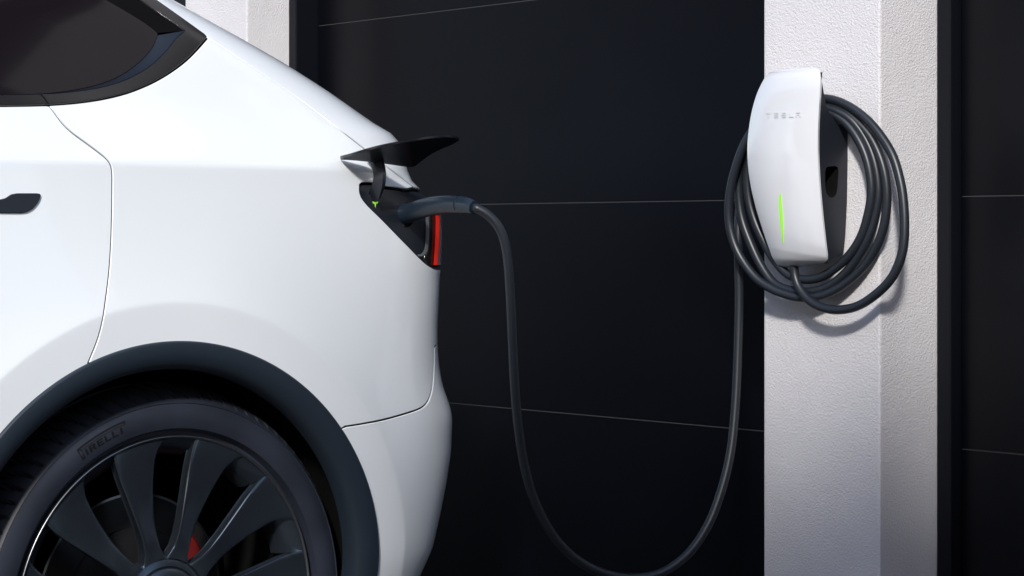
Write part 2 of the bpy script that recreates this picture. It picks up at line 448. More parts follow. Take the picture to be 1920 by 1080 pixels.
def strip(name, la, oa, lb, ob, m, parent, n=60, far=True, rows=4):
    a = resample(np.array([(s*Q, z) for s, z in la]), n=n); b = resample(np.array([(s*Q, z) for s, z in lb]), n=n)
    V = []; F = []
    for r in range(rows):
        t = r/(rows-1); l = a*(1-t)+b*t
        V.append(S(l[:, 0]/Q, l[:, 1])+SN(l[:, 0]/Q, l[:, 1])*(oa*(1-t)+ob*t))
    V = np.concatenate(V)
    for r in range(rows-1):
        for i in range(n-1): F.append([r*n+i, r*n+i+1, (r+1)*n+i+1, (r+1)*n+i])
    p = V[F[0][0]]; nn = np.cross(V[F[0][1]]-p, V[F[0][3]]-p)
    if nn@(CAM-p) < 0: F = [f[::-1] for f in F]
    o = obj(name, V, F, m, parent, True)
    if far:
        Vm = V.copy(); Vm[:, 1] = 2*W0-Vm[:, 1]; obj(name, Vm, [f[::-1] for f in F], m, parent, True)
    return o

car = tag(empty('electric_car', (0, W0, 0)), 'white electric car plugged into the wall charger, rear end towards the garage door', 'car')

# ---- lines of the body, traced as pixels and laid on the body surface
DOORLINE = Ls((91, 197), (108, 219), (125, 240), (165, 270), (198, 295), (208, 304), (211, 316), (211, 340), (210, 420), (206, 500), (199, 560), (187, 627), (166, 680), (163, 688))
def soften(l, n=90, k=2.0):                                 # even out small wobbles of a traced line, ends kept
    P = resample(np.array(l), n=n); w = np.exp(-0.5*(np.arange(-6, 7)/k)**2); w /= w.sum()
    A = np.concatenate([2*P[0]-P[6:0:-1], P, 2*P[-1]-P[-2:-8:-1]])
    return [tuple(p) for p in np.stack([np.convolve(A[:, i], w, 'valid') for i in (0, 1)], 1)]
DOORLINE = soften(DOORLINE)
WLOW = Ls((-60, 199), (0, 198.5), (80, 197), (140, 193), (200, 184), (250, 170), (300, 147), (345, 116), (372, 89), (389, 69))
HATCH = Ls((389, 69), (450, 109), (560, 184), (640, 245), (690, 283), (730, 315), (777, 352))
RAIL = Ls((389, 69), (340, 34), (290, -1), (200, -60), (120, -108))
BUMP = Ls((641, 801), (680, 795), (720, 787), (760, 776), (786, 767), (797, 760), (804, 750), (809, 736), (812.5, 712), (814, 680), (814.5, 650))
BEZTOP = Ls((777, 352), (766, 354.5), (745, 352), (723, 350), (697, 343.5), (680, 343.5))
BEZLOW = Ls((676, 347), (677, 366), (684, 378), (720, 414), (760, 455), (798, 493), (810, 501), (819, 505))
aD = sz_angle(DOORLINE[-1]); aB = sz_angle(BUMP[0])
XFRONT = -1.02
beltfront = WLOW[0]
ZB = 0.905                                                    # lower edge of the lamp on the rear face
zbez = BEZLOW[-1][1]; zb_end = BUMP[-1][1]
LAMP_S = 1.18
# rear door
iw = int(np.argmin([abs(p[0]-DOORLINE[0][0]) for p in WLOW])); wl_left = WLOW[:iw]
fr = lambda z: (xz_s(XFRONT, z), z)
rdoor = wl_left[::-1][:0] + [fr(0.30), fr(0.6), fr(0.9), fr(WLOW[0][1])] + wl_left + DOORLINE + arch_pts(aD, -88, n=40) + [(xz_s(-0.44, 0.30), 0.30)]
door = panel('rear_door', rdoor, M['paint'], car, step=0.011, fine=0.006)
# quarter panel
zmid = zb_end+0.03
quarter = DOORLINE + arch_pts(aD, aB, n=70)[1:] + BUMP[1:] + [(BUMP[-1][0]+0.05, zb_end+0.004), (LAMP_S, zb_end+0.004), (LAMP_S, zbez)] \
    + BEZLOW[::-1] + BEZTOP[::-1] + HATCH[::-1][1:] + WLOW[::-1][1:len(WLOW)-iw]
panel('quarter_panel', quarter, M['paint'], car, step=0.010, fine=0.005)
# bumper, all the way round the back
HP = math.pi/2
bumper = arch_pts(aB, 96, n=40)[::-1] + BUMP[1:] + [(BUMP[-1][0]+0.05, zb_end+0.004), (HP, zb_end+0.004), (HP, 0.19), (0.5, 0.19), (xz_s(0.40, 0.2), 0.19)]
panel('rear_bumper', bumper, M['paint'], car, wrap=True, step=0.012)
# tailgate
hatch = HATCH + [(HATCH[-1][0]+0.12, HATCH[-1][1]-0.005), (LAMP_S, HATCH[-1][1]-0.01), (LAMP_S, zb_end+0.004), (HP, zb_end+0.004), (HP, 1.60)] + [(0.9, 1.60)] + RAIL[::-1][:-1]
tailgate = panel('tailgate', hatch, M['paint'], car, wrap=True)
panel('rear_window', [(0.86, 1.24), (HP, 1.24), (HP, 1.56), (1.0, 1.56)], M['glass'], car, wrap=True, off=0.003, gap=0.0)
# side glass and its trim
GL = Ls((-60, 172.5), (0, 172.5), (66, 172), (120, 168), (180, 157), (230, 139), (270, 111), (295, 82), (304, 60))
GT = Ls((303, 56), (280, 38), (216, -1), (140, -44), (70, -84))
MID = Ls((-60, 179), (0, 178.5), (66, 177), (130, 173), (190, 163.5), (240, 147.5), (280, 124), (310, 96), (330, 71), (345, 58))
GRT = Ls((345, 57), (320, 40), (259, -1), (180, -50), (105, -96))
zt = GT[-1][1]
panel('side_window', GL + GT + [fr(zt+0.01), fr(GL[0][1])], M['glass'], car, off=-0.012, gap=0.0, depth=0.004)
trim = WLOW + RAIL[1:] + GRT[::-1] + MID[::-1]
panel('window_trim', trim, M['trimgloss'], car, off=0.002, gap=0.0005, edge=0.001, depth=0.02)
strip('window_reveal', MID, 0.001, GL, -0.013, M['bezel'], car)
strip('window_seal', GRT, -0.001, GT, -0.012, M['rubber_seal'], car)
g_ = L((66, 173), (78, 180), (90, 197))
strip('trim_joint', [(p[0]-0.0012, p[1]) for p in g_], 0.0032, [(p[0]+0.0012, p[1]) for p in g_], 0.0032, M['shell'], car, n=10)
box('belt_trim', -2.35, XFRONT+0.12, float(side_inset(1.19))-0.002, float(side_inset(1.19))+0.05, 1.170, 1.190, M['trimgloss'], car)
# roof
rv = []; rf = []; nn = 40; ss = np.linspace(-2.0, HP, nn)
for r, (f_, dz) in enumerate([(1.0, 0), (0.8, .02), (0.5, .035), (0.2, .042), (0, .044)]):
    p = S(ss, np.full(nn, 1.60)); cx = np.clip(p[:, 0], -9, 0.0)
    q = p.copy(); q[:, 1] = W0-(W0-p[:, 1])*f_; q[:, 0] = p[:, 0] if r == 0 else p[:, 0]-0.0; q[:, 2] += dz*np.clip((XR[-12]-p[:, 0])/0.3, 0, 1)
    rv.append(q)
rv = np.concatenate(rv)
for r in range(4):
    for i in range(nn-1): rf.append([r*nn+i, r*nn+i+1, (r+1)*nn+i+1, (r+1)*nn+i])
rm = rv.copy(); rm[:, 1] = 2*W0-rm[:, 1]
rV, rF = join((rv, rf), (rm, [f[::-1] for f in rf])); obj('roof_glass', rV, rF, M['glass'], car, True)
# dark shell under the skin, so that the gaps have depth
gs, gz = np.meshgrid(np.linspace(-2.4, HP, 150), np.r_[np.linspace(0.19, 1.60, 110)], indexing='ij')
PP = S(gs, gz)-SN(gs, gz)*0.0255; V = PP.reshape(-1, 3); F = []
ni, nj = gs.shape
rr = np.hypot(V[:, 0]-XA, V[:, 2]-ZA).reshape(ni, nj)
for i in range(ni-1):
    for j in range(nj-1):
        if rr[i:i+2, j:j+2].min() > RARCH-0.004: F.append([i*nj+j, (i+1)*nj+j, (i+1)*nj+j+1, i*nj+j+1])
Vm = V.copy(); Vm[:, 1] = 2*W0-Vm[:, 1]
sV, sF = join((V, F), (Vm, [f[::-1] for f in F])); obj('body_shell', sV, sF, M['shell'], car, True)
# front half of the car, out of the frame
def front():
    secs = []
    xs = [XFRONT, -1.6, -2.2, -2.45, -3.0, -3.5, -3.68, -3.76]; tops = [1.18, 1.17, 1.15, 1.10, 1.0, 0.86, 0.74, 0.55]; ins = [0, 0, 0, 0.0, 0.02, 0.10, 0.22, 0.42]
    V = []; n = 14
    for x, t, i_ in zip(xs, tops, ins):
        zz = np.linspace(0.25, t, n)
        for z in zz: V.append((x, float(side_inset(z))+i_, z))
        V.append((x, W0, t+0.03))
    F = []; m_ = n+1
    for a in range(len(xs)-1):
        for j in range(m_-1): F.append([a*m_+j, (a+1)*m_+j, (a+1)*m_+j+1, a*m_+j+1])
    V = np.array(V); Vm = V.copy(); Vm[:, 1] = 2*W0-Vm[:, 1]
    F += [[(len(xs)-1)*m_+j for j in range(m_)]]
    return join((V, F), (Vm, [f[::-1] for f in F]))
fv, ff = front(); smooth_by_angle(obj('front_body', fv, ff, M['paint'], car), 40)
xa = float(x_corner(1.60)-2.0*AL)
V = [(xa, .32, 1.60), (xa, 1.60, 1.60), (-2.62, 1.80, 1.10), (-2.62, .12, 1.10)]
obj('windscreen', V, [(0, 1, 2, 3)], M['glass'], car)
V = [(XFRONT, .06, 1.17), (XFRONT, .30, 1.60), (xa, .32, 1.60), (-2.62, .12, 1.10)]
for sgn in (0, 1):
    Vv = [(x, y if not sgn else 2*W0-y, z) for x, y, z in V]
    obj('front_window', Vv, [(0, 1, 2, 3)], M['glass'], car)
for ys_ in (0.05, 2*W0-0.17): box('side_sill', -2.45, -0.50, ys_, ys_+0.12, 0.16, 0.31, M['arch'], car, 0.02)
# door handle
hl = L((75, 366), (73, 374), (68, 383), (60, 392), (50, 398), (40, 400)); h2 = L((30, 362.5), (68, 362.5), (73, 363.5))
zlo, zhi = hl[-1][1], h2[0][1]
xl = float(S(*h2[0])[0])
hand = hl + [(xz_s(xl-0.13, zlo), zlo), (xz_s(xl-0.145, (zlo+zhi)/2), (zlo+zhi)/2), (xz_s(xl-0.145, zhi-0.009), zhi-0.009)] + L((0, 374), (10, 371.5), (20, 364.5)) + h2
panel('door_handle', hand, M['bezel'], door, off=0.004, gap=0.0, edge=0.0015, depth=0.01, step=0.01, fine=0.003, far=False)

# ---- wheel arch trim and liner
def arch_trim(mir=False):
    prof = [(RARCH+0.001, 0.003), (RARCH+0.0006, -0.0040), (RARCH-0.0012, -0.0062), (RARCH-0.003, -0.0065), (RARCH-0.018, -0.0055), (RARCH-0.034, -0.001), (RARCH-0.043, 0.010), (RARCH-0.046, 0.024), (RARCH-0.046, 0.040)]
    V, F = [], []; angs = np.linspace(R(-100), R(100), 120)
    for a in angs:
        z = max(ZA+RARCH*math.cos(a), 0.12); y0 = float(S(xz_s(XA+RARCH*math.sin(a), z), z)[1])
        for (r, y) in prof: V.append((XA+r*math.sin(a), y0+y, ZA+r*math.cos(a)))
    m_ = len(prof)
    for i in range(len(angs)-1):
        for j in range(m_-1): F.append([i*m_+j, i*m_+j+1, (i+1)*m_+j+1, (i+1)*m_+j])
    if mir: V = [(x, 2*W0-y, z) for x, y, z in V]; F = [f[::-1] for f in F]
    return V, F
for mm in (False, True):
    v_, f_ = arch_trim(mm); obj('wheel_arch_trim', v_, f_, M['arch'], car, True)
    v_, f_ = revolve_geo([(RARCH-0.02, 0.03), (RARCH-0.015, 0.12), (RARCH-0.005, 0.42), (0.0, 0.421)], ZA, 80, R(-110), R(110)); v_ = [(x+XA, y, z) for x, y, z in v_]
    if mm: v_ = [(x, 2*W0-y, z) for x, y, z in v_]
    obj('wheel_arch_liner', v_, f_, M['liner'], car, True)

# ---- wheel
YW = 0.050                                                    # plane of the rim face
def tyre_geo():
    prof = [(0.279, YW+0.006), (0.2838, YW+0.011), (0.2905, YW+0.010), (0.2935, YW+0.001), (0.2955, YW-0.0055), (0.305, YW-0.0090), (0.318, YW-0.0105), (0.330, YW-0.0085),
            (0.3360, YW-0.0060), (0.3372, YW-0.0072), (0.3386, YW-0.0054), (0.3400, YW-0.0045), (0.3430, YW-0.001), (0.3465, YW+0.005), (0.3515, YW+0.012), (0.3570, YW+0.024), (0.3620, YW+0.039), (0.3655, YW+0.056),
            (0.3665, YW+0.064), (0.3605, YW+0.066), (0.3605, YW+0.074), (0.3668, YW+0.076), (0.367, YW+0.10), (0.367, YW+0.13), (0.360, YW+0.132), (0.360, YW+0.142), (0.367, YW+0.144),
            (0.3665, YW+0.19), (0.362, YW+0.22), (0.35, YW+0.24), (0.30, YW+0.245)]
    NG = 88; per = 16; n = NG*per; V, F = [], []; m_ = len(prof)
    for i in range(n):
        a = 2*math.pi*i/n
        for k_, (r, y) in enumerate(prof):
            t = y-(YW-0.003)
            if 12 <= k_ <= 17:
                ph = (a/(2*math.pi)*NG + (t*6.0+130*t*t)) % 1.0
                d = 0.0055*max(0, 1-abs(ph-0.5)/0.09) if abs(ph-0.5) < 0.09 else 0.0
                d = 0.0070 if abs(ph-0.5) < 0.075 else d*0.6
                d *= {12: 0.0, 13: 0.45}.get(k_, 1.0)
            else: d = 0.0
            nx, ny = (1.0, 0.0)
            V.append(((r-d)*math.sin(a), y+(d*0.4 if k_ < 15 else 0), ZC+(r-d)*math.cos(a)))
    for i in range(n):
        j = (i+1) % n
        for k_ in range(m_-1): F.append([i*m_+k_, i*m_+k_+1, j*m_+k_+1, j*m_+k_])
    return V, F
NS = 11; PITCH = 360/NS; TH0 = 10.2
_gl = np.array([(0.279, -11.0), (0.272, -12.8), (0.262, -14.2), (0.245, -15.6), (0.225, -16.5), (0.20, -17.2), (0.162, -17.6), (0.12, -17.0), (0.100, -15.6), (0.088, -13.0), (0.080, -9.0)])
def gap_left(r): return np.interp(r, _gl[::-1, 0], _gl[::-1, 1])
_gr = np.array([(0.279, 0.4), (0.26, -0.5), (0.234, -0.8), (0.16, -0.3), (0.12, 0.0), (0.100, -1.2), (0.088, -5.0), (0.080, -8.6)])
def gap_right(r): return np.interp(r, _gr[::-1, 0], _gr[::-1, 1])
def dish(r): return YW+0.002+0.012*np.clip((0.279-r)/0.2, 0, 1)**1.1
def spoke_geo():
    """one blade: from the straight edge of one opening to the curved edge of the next"""
    rs = np.r_[np.linspace(0.080, 0.110, 8), np.linspace(0.12, 0.265, 16), 0.272, 0.279]
    ts = [0, .025, .07, .2, .35, .5, .65, .8, .93, .975, 1]; nt = len(ts)
    V, F = [], []
    def pos(r, th, y): a = R(th); return (r*math.sin(a), y, ZC+r*math.cos(a))
    nr = len(rs)
    for layer in (0, 1):
        for r in rs:
            a = float(gap_right(r)); b_ = PITCH+float(gap_left(r))
            for k_ in range(nt):
                t = ts[k_]; rise = np.clip((r-0.085)/0.06, 0, 1)*np.clip((0.281-r)/0.03, 0, 1)
                tw = (-0.005+0.013*t)*rise*(0.6+0.6*np.clip((0.22-r)/0.1, 0, 1))
                e = 0.0020 if k_ in (0, nt-1) else (0.0005 if k_ in (1, nt-2) else 0.0)      # softened edge
                y = float(dish(r))+tw+e
                ins = 0.0 if layer == 0 else (1.2 if k_ == 0 else (-1.2 if k_ == nt-1 else 0))
                V.append(pos(r, a+(b_-a)*t+ins, y if layer == 0 else y+0.022))
    w_ = nr*nt
    for i in range(nr-1):
        for k_ in range(nt-1):
            q = [i*nt+k_, i*nt+k_+1, (i+1)*nt+k_+1, (i+1)*nt+k_]
            F.append(q[::-1]); F.append([x+w_ for x in q])
        F.append([i*nt, (i+1)*nt, w_+(i+1)*nt, w_+i*nt]); F.append([i*nt+nt-1, w_+i*nt+nt-1, w_+(i+1)*nt+nt-1, (i+1)*nt+nt-1])
    # sloped floor at the outer end of the opening before this blade
    o = len(V); m_ = 8; rows = [(0.280, 0.001), (0.272, 0.006), (0.262, 0.016), (0.250, 0.032), (0.247, 0.05)]
    for (r, dy) in rows:
        a = float(gap_left(r)); b_ = float(gap_right(r))
        for k_ in range(m_): V.append(pos(r, a-0.6+(b_-a+1.2)*k_/(m_-1), float(dish(r))+dy))
    for i in range(len(rows)-1):
        for k_ in range(m_-1): F.append([o+i*m_+k_, o+i*m_+k_+1, o+(i+1)*m_+k_+1, o+(i+1)*m_+k_])
    return V, F
rim_prof = [(0.2790, YW+0.0015), (0.2805, YW-0.0015), (0.2822, YW-0.0025), (0.2832, YW-0.0005), (0.2832, YW+0.012)]
lipV, lipF = revolve_geo(rim_prof, ZC, 200)
barV, barF = revolve_geo([(0.2795, YW+0.003), (0.268, YW+0.03), (0.255, YW+0.07), (0.252, YW+0.20), (0.266, YW+0.235)], ZC, 120)
def wheel(x, mir):
    flip = (lambda g: ([(p[0]+x, (2*W0-p[1]) if mir else p[1], p[2]) for p in g[0]], [f[::-1] for f in g[1]] if mir else g[1]))
    wv, wf = flip((barV, barF)); wh = obj('wheel', wv, wf, M['liner'], car, True)
    g = flip(tyre_geo()); smooth_by_angle(obj('tyre', g[0], g[1], M['tyre'], wh), 38)
    g = flip((lipV, lipF)); obj('rim_lip', g[0], g[1], M['lip'], wh, True)
    base = None; sg = spoke_geo()
    sv = [(p[0], p[1], p[2]-ZC) for p in sg[0]]
    if mir: sv = [(a, -b, c) for a, b, c in sv]
    for k_ in range(NS):
        if base is None:
            ob = obj('spoke', sv, [f[::-1] for f in sg[1]] if mir else sg[1], M['rim'], wh); smooth_by_angle(ob, 32); base = ob
        else:
            ob = base.copy(); COL.objects.link(ob)
        ob.location = (x, 2*W0 if mir else 0, ZC); ob.rotation_euler = (0, R(TH0+PITCH*k_), 0)
    hub = revolve_geo([(0.0, YW+0.006), (0.045, YW+0.0065), (0.060, YW+0.009), (0.0632, YW+0.011), (0.0640, YW+0.017), (0.0665, YW+0.017), (0.0675, YW+0.0135), (0.072, YW+0.0145), (0.078, YW+0.0165), (0.083, YW+0.019), (0.085, YW+0.04)], ZC, 96)
    g = flip(hub); smooth_by_angle(obj('hub_cap', g[0], g[1], M['rim'], wh), 30)
    g = flip(revolve_geo([(0.0, .165), (0.12, .165), (0.122, .170), (0.176, .170), (0.178, .171), (0.178, .196), (0.10, .197)], ZC, 120)); ob = smooth_by_angle(obj('brake_disc', g[0], g[1], M['discdark'], wh), 30)
    g = flip(revolve_geo([(0.1745, .1685), (0.1785, .1690), (0.1785, .1970)], ZC, 120)); smooth_by_angle(obj('brake_disc_edge', g[0], g[1], M['disc'], wh), 30)
    cv, cf = [], []
    cg = revolve_geo([(0.105, .24), (0.105, .175), (0.112, .165), (0.150, .163), (0.162, .175), (0.164, .24)], ZC, 24, R(44), R(112))
    g = flip(cg); cv = g[0]; cf = g[1]+[[0, 1, 2, 3, 4, 5], [24*6+i for i in range(6)][::-1]]
    smooth_by_angle(obj('brake_caliper', cv, cf, M['caliper'], wh), 30)
    return wh
whl = wheel(0.0, False); wheel(0.0, True); wheel(-2.89, False); wheel(-2.89, True)

# lettering on the tyre: letters as flat shapes in a unit box, bent round the side wall
def rect(x0, y0, x1, y1): return [(x0, y0), (x1, y0), (x1, y1), (x0, y1)]
LET = {'I': [rect(.2, 0, .8, 1)], 'R': [rect(0, 0, .32, 1), rect(.32, .78, .9, 1), rect(.62, .5, .95, .78), rect(.32, .40, .85, .58), [(.45, .40), (.78, .40), (1, 0), (.66, 0)]],
       'E': [rect(0, 0, .32, 1), rect(.32, .78, .95, 1), rect(.32, .40, .85, .60), rect(.32, 0, .95, .22)], 'L': [rect(0, 0, .32, 1), rect(.32, 0, .95, .24)]}
def tyre_text():
    polys = []
    H_ = 0.62                                               # small letters sit below the long bar of the P
    polys += [rect(0, -0.10, .075, 1), rect(.075, .84, 1.0, 1.0), [(1.0, .84), (1.0, 1.0), (1.025, .92)], rect(.075, .66, .965, .72), rect(.965, .66, 1.0, .84)]
    x = .105
    for ch, w_ in (('I', .07), ('R', .15), ('E', .14), ('L', .13), ('L', .13), ('I', .08)):
        for p in LET[ch]: polys.append([(x+a*w_, b_*H_*.95) for a, b_ in p])
        x += w_+.025
    return polys
def sidewall_y(r): return np.interp(r, [0.2955, 0.305, 0.318, 0.330, 0.336], [YW-.0055, YW-.0090, YW-.0105, YW-.0085, YW-.0060])
def bend(polys, th0, th1, r0, r1, lift=0.0006):
    V, F = [], []
    for p in polys:
        P = resample(np.array(p+[p[0]]), step=0.03)[:-1]; o = len(V); n = len(P)
        for a, b_ in P:
            th = R(th0+(th1-th0)*a); r = r0+(r1-r0)*b_; V.append((r*math.sin(th), float(sidewall_y(r))-lift, ZC+r*math.cos(th)))
        F.append([o+i for i in range(n)])
    return V, F
tv_, tf_ = bend(tyre_text(), -33.6, -16.6, 0.3085, 0.3275)
obj('tyre_lettering', tv_, tf_, M['tyre_text'], whl)

# ---- charge port, lamp, flap
port = panel('charge_port', BEZLOW + [(LAMP_S, zbez)] + [(LAMP_S, HATCH[-1][1]-0.01)] + BEZTOP, M['bezel'], car, off=-0.006, gap=0.001, edge=0.002, depth=0.01, step=0.012, fine=0.005)
lampz = lambda v: px_sz(800, v)[1]
rl = L((815.5, 404), (815.5, 440), (814, 470), (812, 497)); rr_ = L((823, 404), (823, 440), (821.5, 470), (819.5, 497))
lampb = Ls((806, 366), (808, 400), (807, 440), (804, 470), (799, 485), (806, 500), (816, 503))
lamp = panel('tail_light', lampb + [(LAMP_S-0.01, zbez+0.004), (LAMP_S-0.01, HATCH[-1][1]-0.016)], M['lens'], car, off=-0.002, gap=0.0, edge=0.002, depth=0.008, step=0.012, fine=0.005)
strip('red_glow_reflector', rl, 0.0010, [(p[0], p[1]) for p in rr_], 0.0010, M['red'], lamp, n=20, far=False, rows=6)
strip('lens_edge', [(p[0]+0.001, p[1]) for p in rr_], 0.0012, [(p[0]+0.09, p[1]) for p in rr_], 0.0012, M['clear'], lamp, n=20, far=False, rows=6)
ga = Ls((801.5, 402), (802, 430), (801, 455), (798, 470), (793, 476), (786, 477)); gb = Ls((806.5, 402), (807, 432), (806, 458), (802, 474), (795, 480), (786, 480.5))
strip('bezel_line', ga, -0.004, gb, -0.003, M['greyline'], port, n=30, far=False)
# green logo light
def port_poly(name, polys, m, off):
    V, F = [], []
    for p in polys:
        o = len(V)
        for (u, v) in p:
            s_, z_ = px_sz(u, v); V.append(S(s_, z_)+SN(s_, z_)*off)
        F.append([o+i for i in range(len(p))][::-1])
    return obj(name, V, F, m, port)
port_poly('indicator_light', [[(u+1.5, v+1.0) for u, v in [(700.5, 376), (706, 377.5), (711.5, 376), (710.5, 380), (707.5, 380.5), (706, 389), (704.5, 380.5), (701.5, 380)]]], M['green'], -0.0052)

# open flap, hinged above the port
def depth_at(u, v): return float(project(S(*px_sz(u, v)))[2])
Zl, Zr = depth_at(645, 300), depth_at(745, 345)
low = catmull([(639, 299.5), (665, 301), (700, 304.5), (735, 309), (760, 312.5), (775, 313), (790, 302.5), (808, 289.5), (830, 278.5), (848, 271), (860, 264)], 6)
top = catmull([(638, 297), (660, 291), (690, 282), (720, 274.5), (760, 267), (800, 260.5), (830, 257.5), (845, 257.5), (854, 259), (861, 262)], 6)
low = resample(low, n=60); top = resample(top, n=60)
def flap_depth(u, near): 
    t = (u-639)/(861-639); return Zl+(Zr-Zl)*min(t*1.35, 1.2)-0.012-near*math.sin(math.pi*min(max(t, 0), 1))**0.6
FV, FF = [], []; rows = 7
for r in range(rows):
    t = r/(rows-1)
    for i in range(60):
        p = low[i]*(1-t)+top[i]*t; dz = -3.0*math.sin(math.pi*t)*math.sin(math.pi*i/59)   # concave underside
        FV.append(at_depth(p[0], p[1]+dz*0.6, flap_depth(p[0], 0.10*t)))
for r in range(rows-1):
    for i in range(59): FF.append([r*60+i, r*60+i+1, (r+1)*60+i+1, (r+1)*60+i])
FV = np.array(FV); bot = FV.copy(); bot[:, 2] += 0.004
n0 = len(FV); FF2 = [[x+n0 for x in f[::-1]] for f in FF]
edge = [i for i in range(60)]+[r*60+59 for r in range(1, rows)]+[(rows-1)*60+i for i in range(58, -1, -1)]+[r*60 for r in range(rows-2, 0, -1)]
side = [[a, b_, b_+n0, a+n0] for a, b_ in zip(edge, edge[1:]+edge[:1])]
flap = smooth_by_angle(obj('charge_port_flap', np.concatenate([FV, bot]), FF+FF2+side, M['flap'], car), 40)
# its raised inner rib and hinge arm
def ribbon(name, path, wid, thick, m, parent):
    P = np.array(path); T = np.gradient(P, axis=0); T /= np.linalg.norm(T, axis=1)[:, None]
    V, F = [], []; n = len(P)
    for i in range(n):
        view = P[i]-CAM; view /= np.linalg.norm(view)
        a = RT*0.80-FW*0.6; a = a-T[i]*(a@T[i]); a /= np.linalg.norm(a); b_ = np.cross(T[i], a)
        for (x, y) in ((-1, -1), (-.8, -1), (.8, -1), (1, -1), (1, 1), (-1, 1)):
            V.append(P[i]+a*wid/2*x+b_*thick/2*y)
    for i in range(n-1):
        for k_ in range(6):
            k2 = (k_+1) % 6; F.append([i*6+k_, i*6+k2, (i+1)*6+k2, (i+1)*6+k_])
    F += [list(range(6))[::-1], [(n-1)*6+k_ for k_ in range(6)]]
    return smooth_by_angle(obj(name, V, F, m, parent), 30)
arm_px = catmull([(696, 293), (704, 300), (709.5, 312), (712, 328), (710.5, 345), (706.5, 356), (702.5, 367)], 6)
za = depth_at(705, 350)
ribbon('hinge_arm', [at_depth(u, v, za-0.006-0.03*math.sin(math.pi*np.clip((375-v)/82, 0, 1))) for u, v in arm_px], 0.021, 0.009, M['bezel'], flap)

# ================================================================== THE CHARGER
ch = tag(empty('wall_charger', (XP, -0.40, 0.95)), 'white wall charger with a green light bar, mounted on the stucco pillar', 'charger')
# faceplate: left and right edges traced, each row laid at its own distance from the wall
FL = catmull([(1463, 131.5), (1448, 134), (1439, 139), (1431, 151), (1420, 174), (1411, 203), (1405, 235), (1401.5, 270), (1402, 305), (1407, 345), (1416, 385), (1428, 425), (1441, 463), (1449, 484), (1456, 495), (1468, 501), (1482, 502.5)], 8)
FR = catmull([(1510, 125.5), (1527, 126.5), (1535.5, 130), (1538, 140), (1537.5, 165), (1535, 210), (1533.5, 250), (1533.5, 290), (1535.5, 335), (1539, 380), (1543.5, 425), (1548, 465), (1549.8, 483), (1548, 491), (1541, 494.5), (1526, 497), (1500, 501.5)], 8)
def face_row(hh):                                              # hh 0 (top) .. 1 (bottom)
    a = FL[0]*0; n = len(FL)-1
    f = hh*n; i = min(int(f), n-1); t = f-i
    return FL[i]*(1-t)+FL[i+1]*t, FR[i]*(1-t)+FR[i+1]*t
def face_off(hh): 
    p = np.polyfit([0, .15, .4, .6, .8, 1.0], [.056, .073, .088, .083, .065, .038], 4); return float(np.polyval(p, hh))
def face_pt(a, hh):                                            # a 0 (left) .. 1 (right)
    l, r = face_row(hh)
    x = XP-face_off(hh); pl = on_x(*l, x); pr = on_x(*r, x)
    p = pl*(1-a)+pr*a
    bulge = 0.013*(1-abs(2*a-1)**2.4)*math.sin(math.pi*min(max(hh*0.96+0.02, 0), 1))**0.6
    p = p.copy(); p[0] -= bulge; return p
nh, na = 129, 33
FVv = np.array([[face_pt(a, h) for a in np.linspace(0, 1, na)] for h in np.linspace(0, 1, nh)])
V = FVv.reshape(-1, 3); F = []
for i in range(nh-1):
    for j in range(na-1): F.append([i*na+j, (i+1)*na+j, (i+1)*na+j+1, i*na+j+1])
Bk = V.copy(); Bk[:, 0] = np.minimum(V[:, 0]+0.010, XP-0.05); n0 = len(V)
rimi = [j for j in range(na)]+[i*na+na-1 for i in range(1, nh)]+[(nh-1)*na+j for j in range(na-2, -1, -1)]+[i*na for i in range(nh-2, 0, -1)]
# thickness: back ring straight behind the outline
ring = np.array([V[i] for i in rimi]); ring2 = ring.copy(); ring2[:, 0] += 0.007
cy, cz = V[:, 1].mean(), V[:, 2].mean()
ring2[:, 1] += (cy-ring2[:, 1])*0.03; ring2[:, 2] += (cz-ring2[:, 2])*0.012
nr_ = len(rimi); F2 = list(F)
V2 = np.concatenate([V, ring, ring2])
for i in range(nr_):
    j = (i+1) % nr_; F2.append([n0+i, n0+j, n0+nr_+j, n0+nr_+i])
F2.append([n0+nr_+i for i in range(nr_)])
face = smooth_by_angle(obj('faceplate', V2, F2, M['face'], ch), 40)
def face_px(u, v):
    a, h = 0.5, 0.5
    for _ in range(30):
        q = project(face_pt(a, h))[:2]; e = q-np.array([u, v])
        if np.hypot(*e) < 0.02: break
        d = 1e-3
        J = np.stack([(project(face_pt(a+d, h))[:2]-q)/d, (project(face_pt(a, h+d))[:2]-q)/d], 1)
        st = np.linalg.solve(J, -e); a = min(max(a+np.clip(st[0], -.1, .1), .01), .99); h = min(max(h+np.clip(st[1], -.1, .1), .01), .985)
    p = face_pt(a, h); p[0] -= 0.0014; return p
def face_polys(name, polys, m, step=2.0):
    V, F = [], []
    for p in polys:
        P = resample(np.array(p+[p[0]], float), step=step)[:-1]; o = len(V)
        V += [face_px(u, v) for u, v in P]; F.append([o+i for i in range(len(P))][::-1])
    return obj(name, V, F, m, face)
def let(x, w_, parts): return [[(x+a*w_, 221-b_*9.5-(x+a*w_-1437)*0.02) for a, b_ in p] for p in parts]
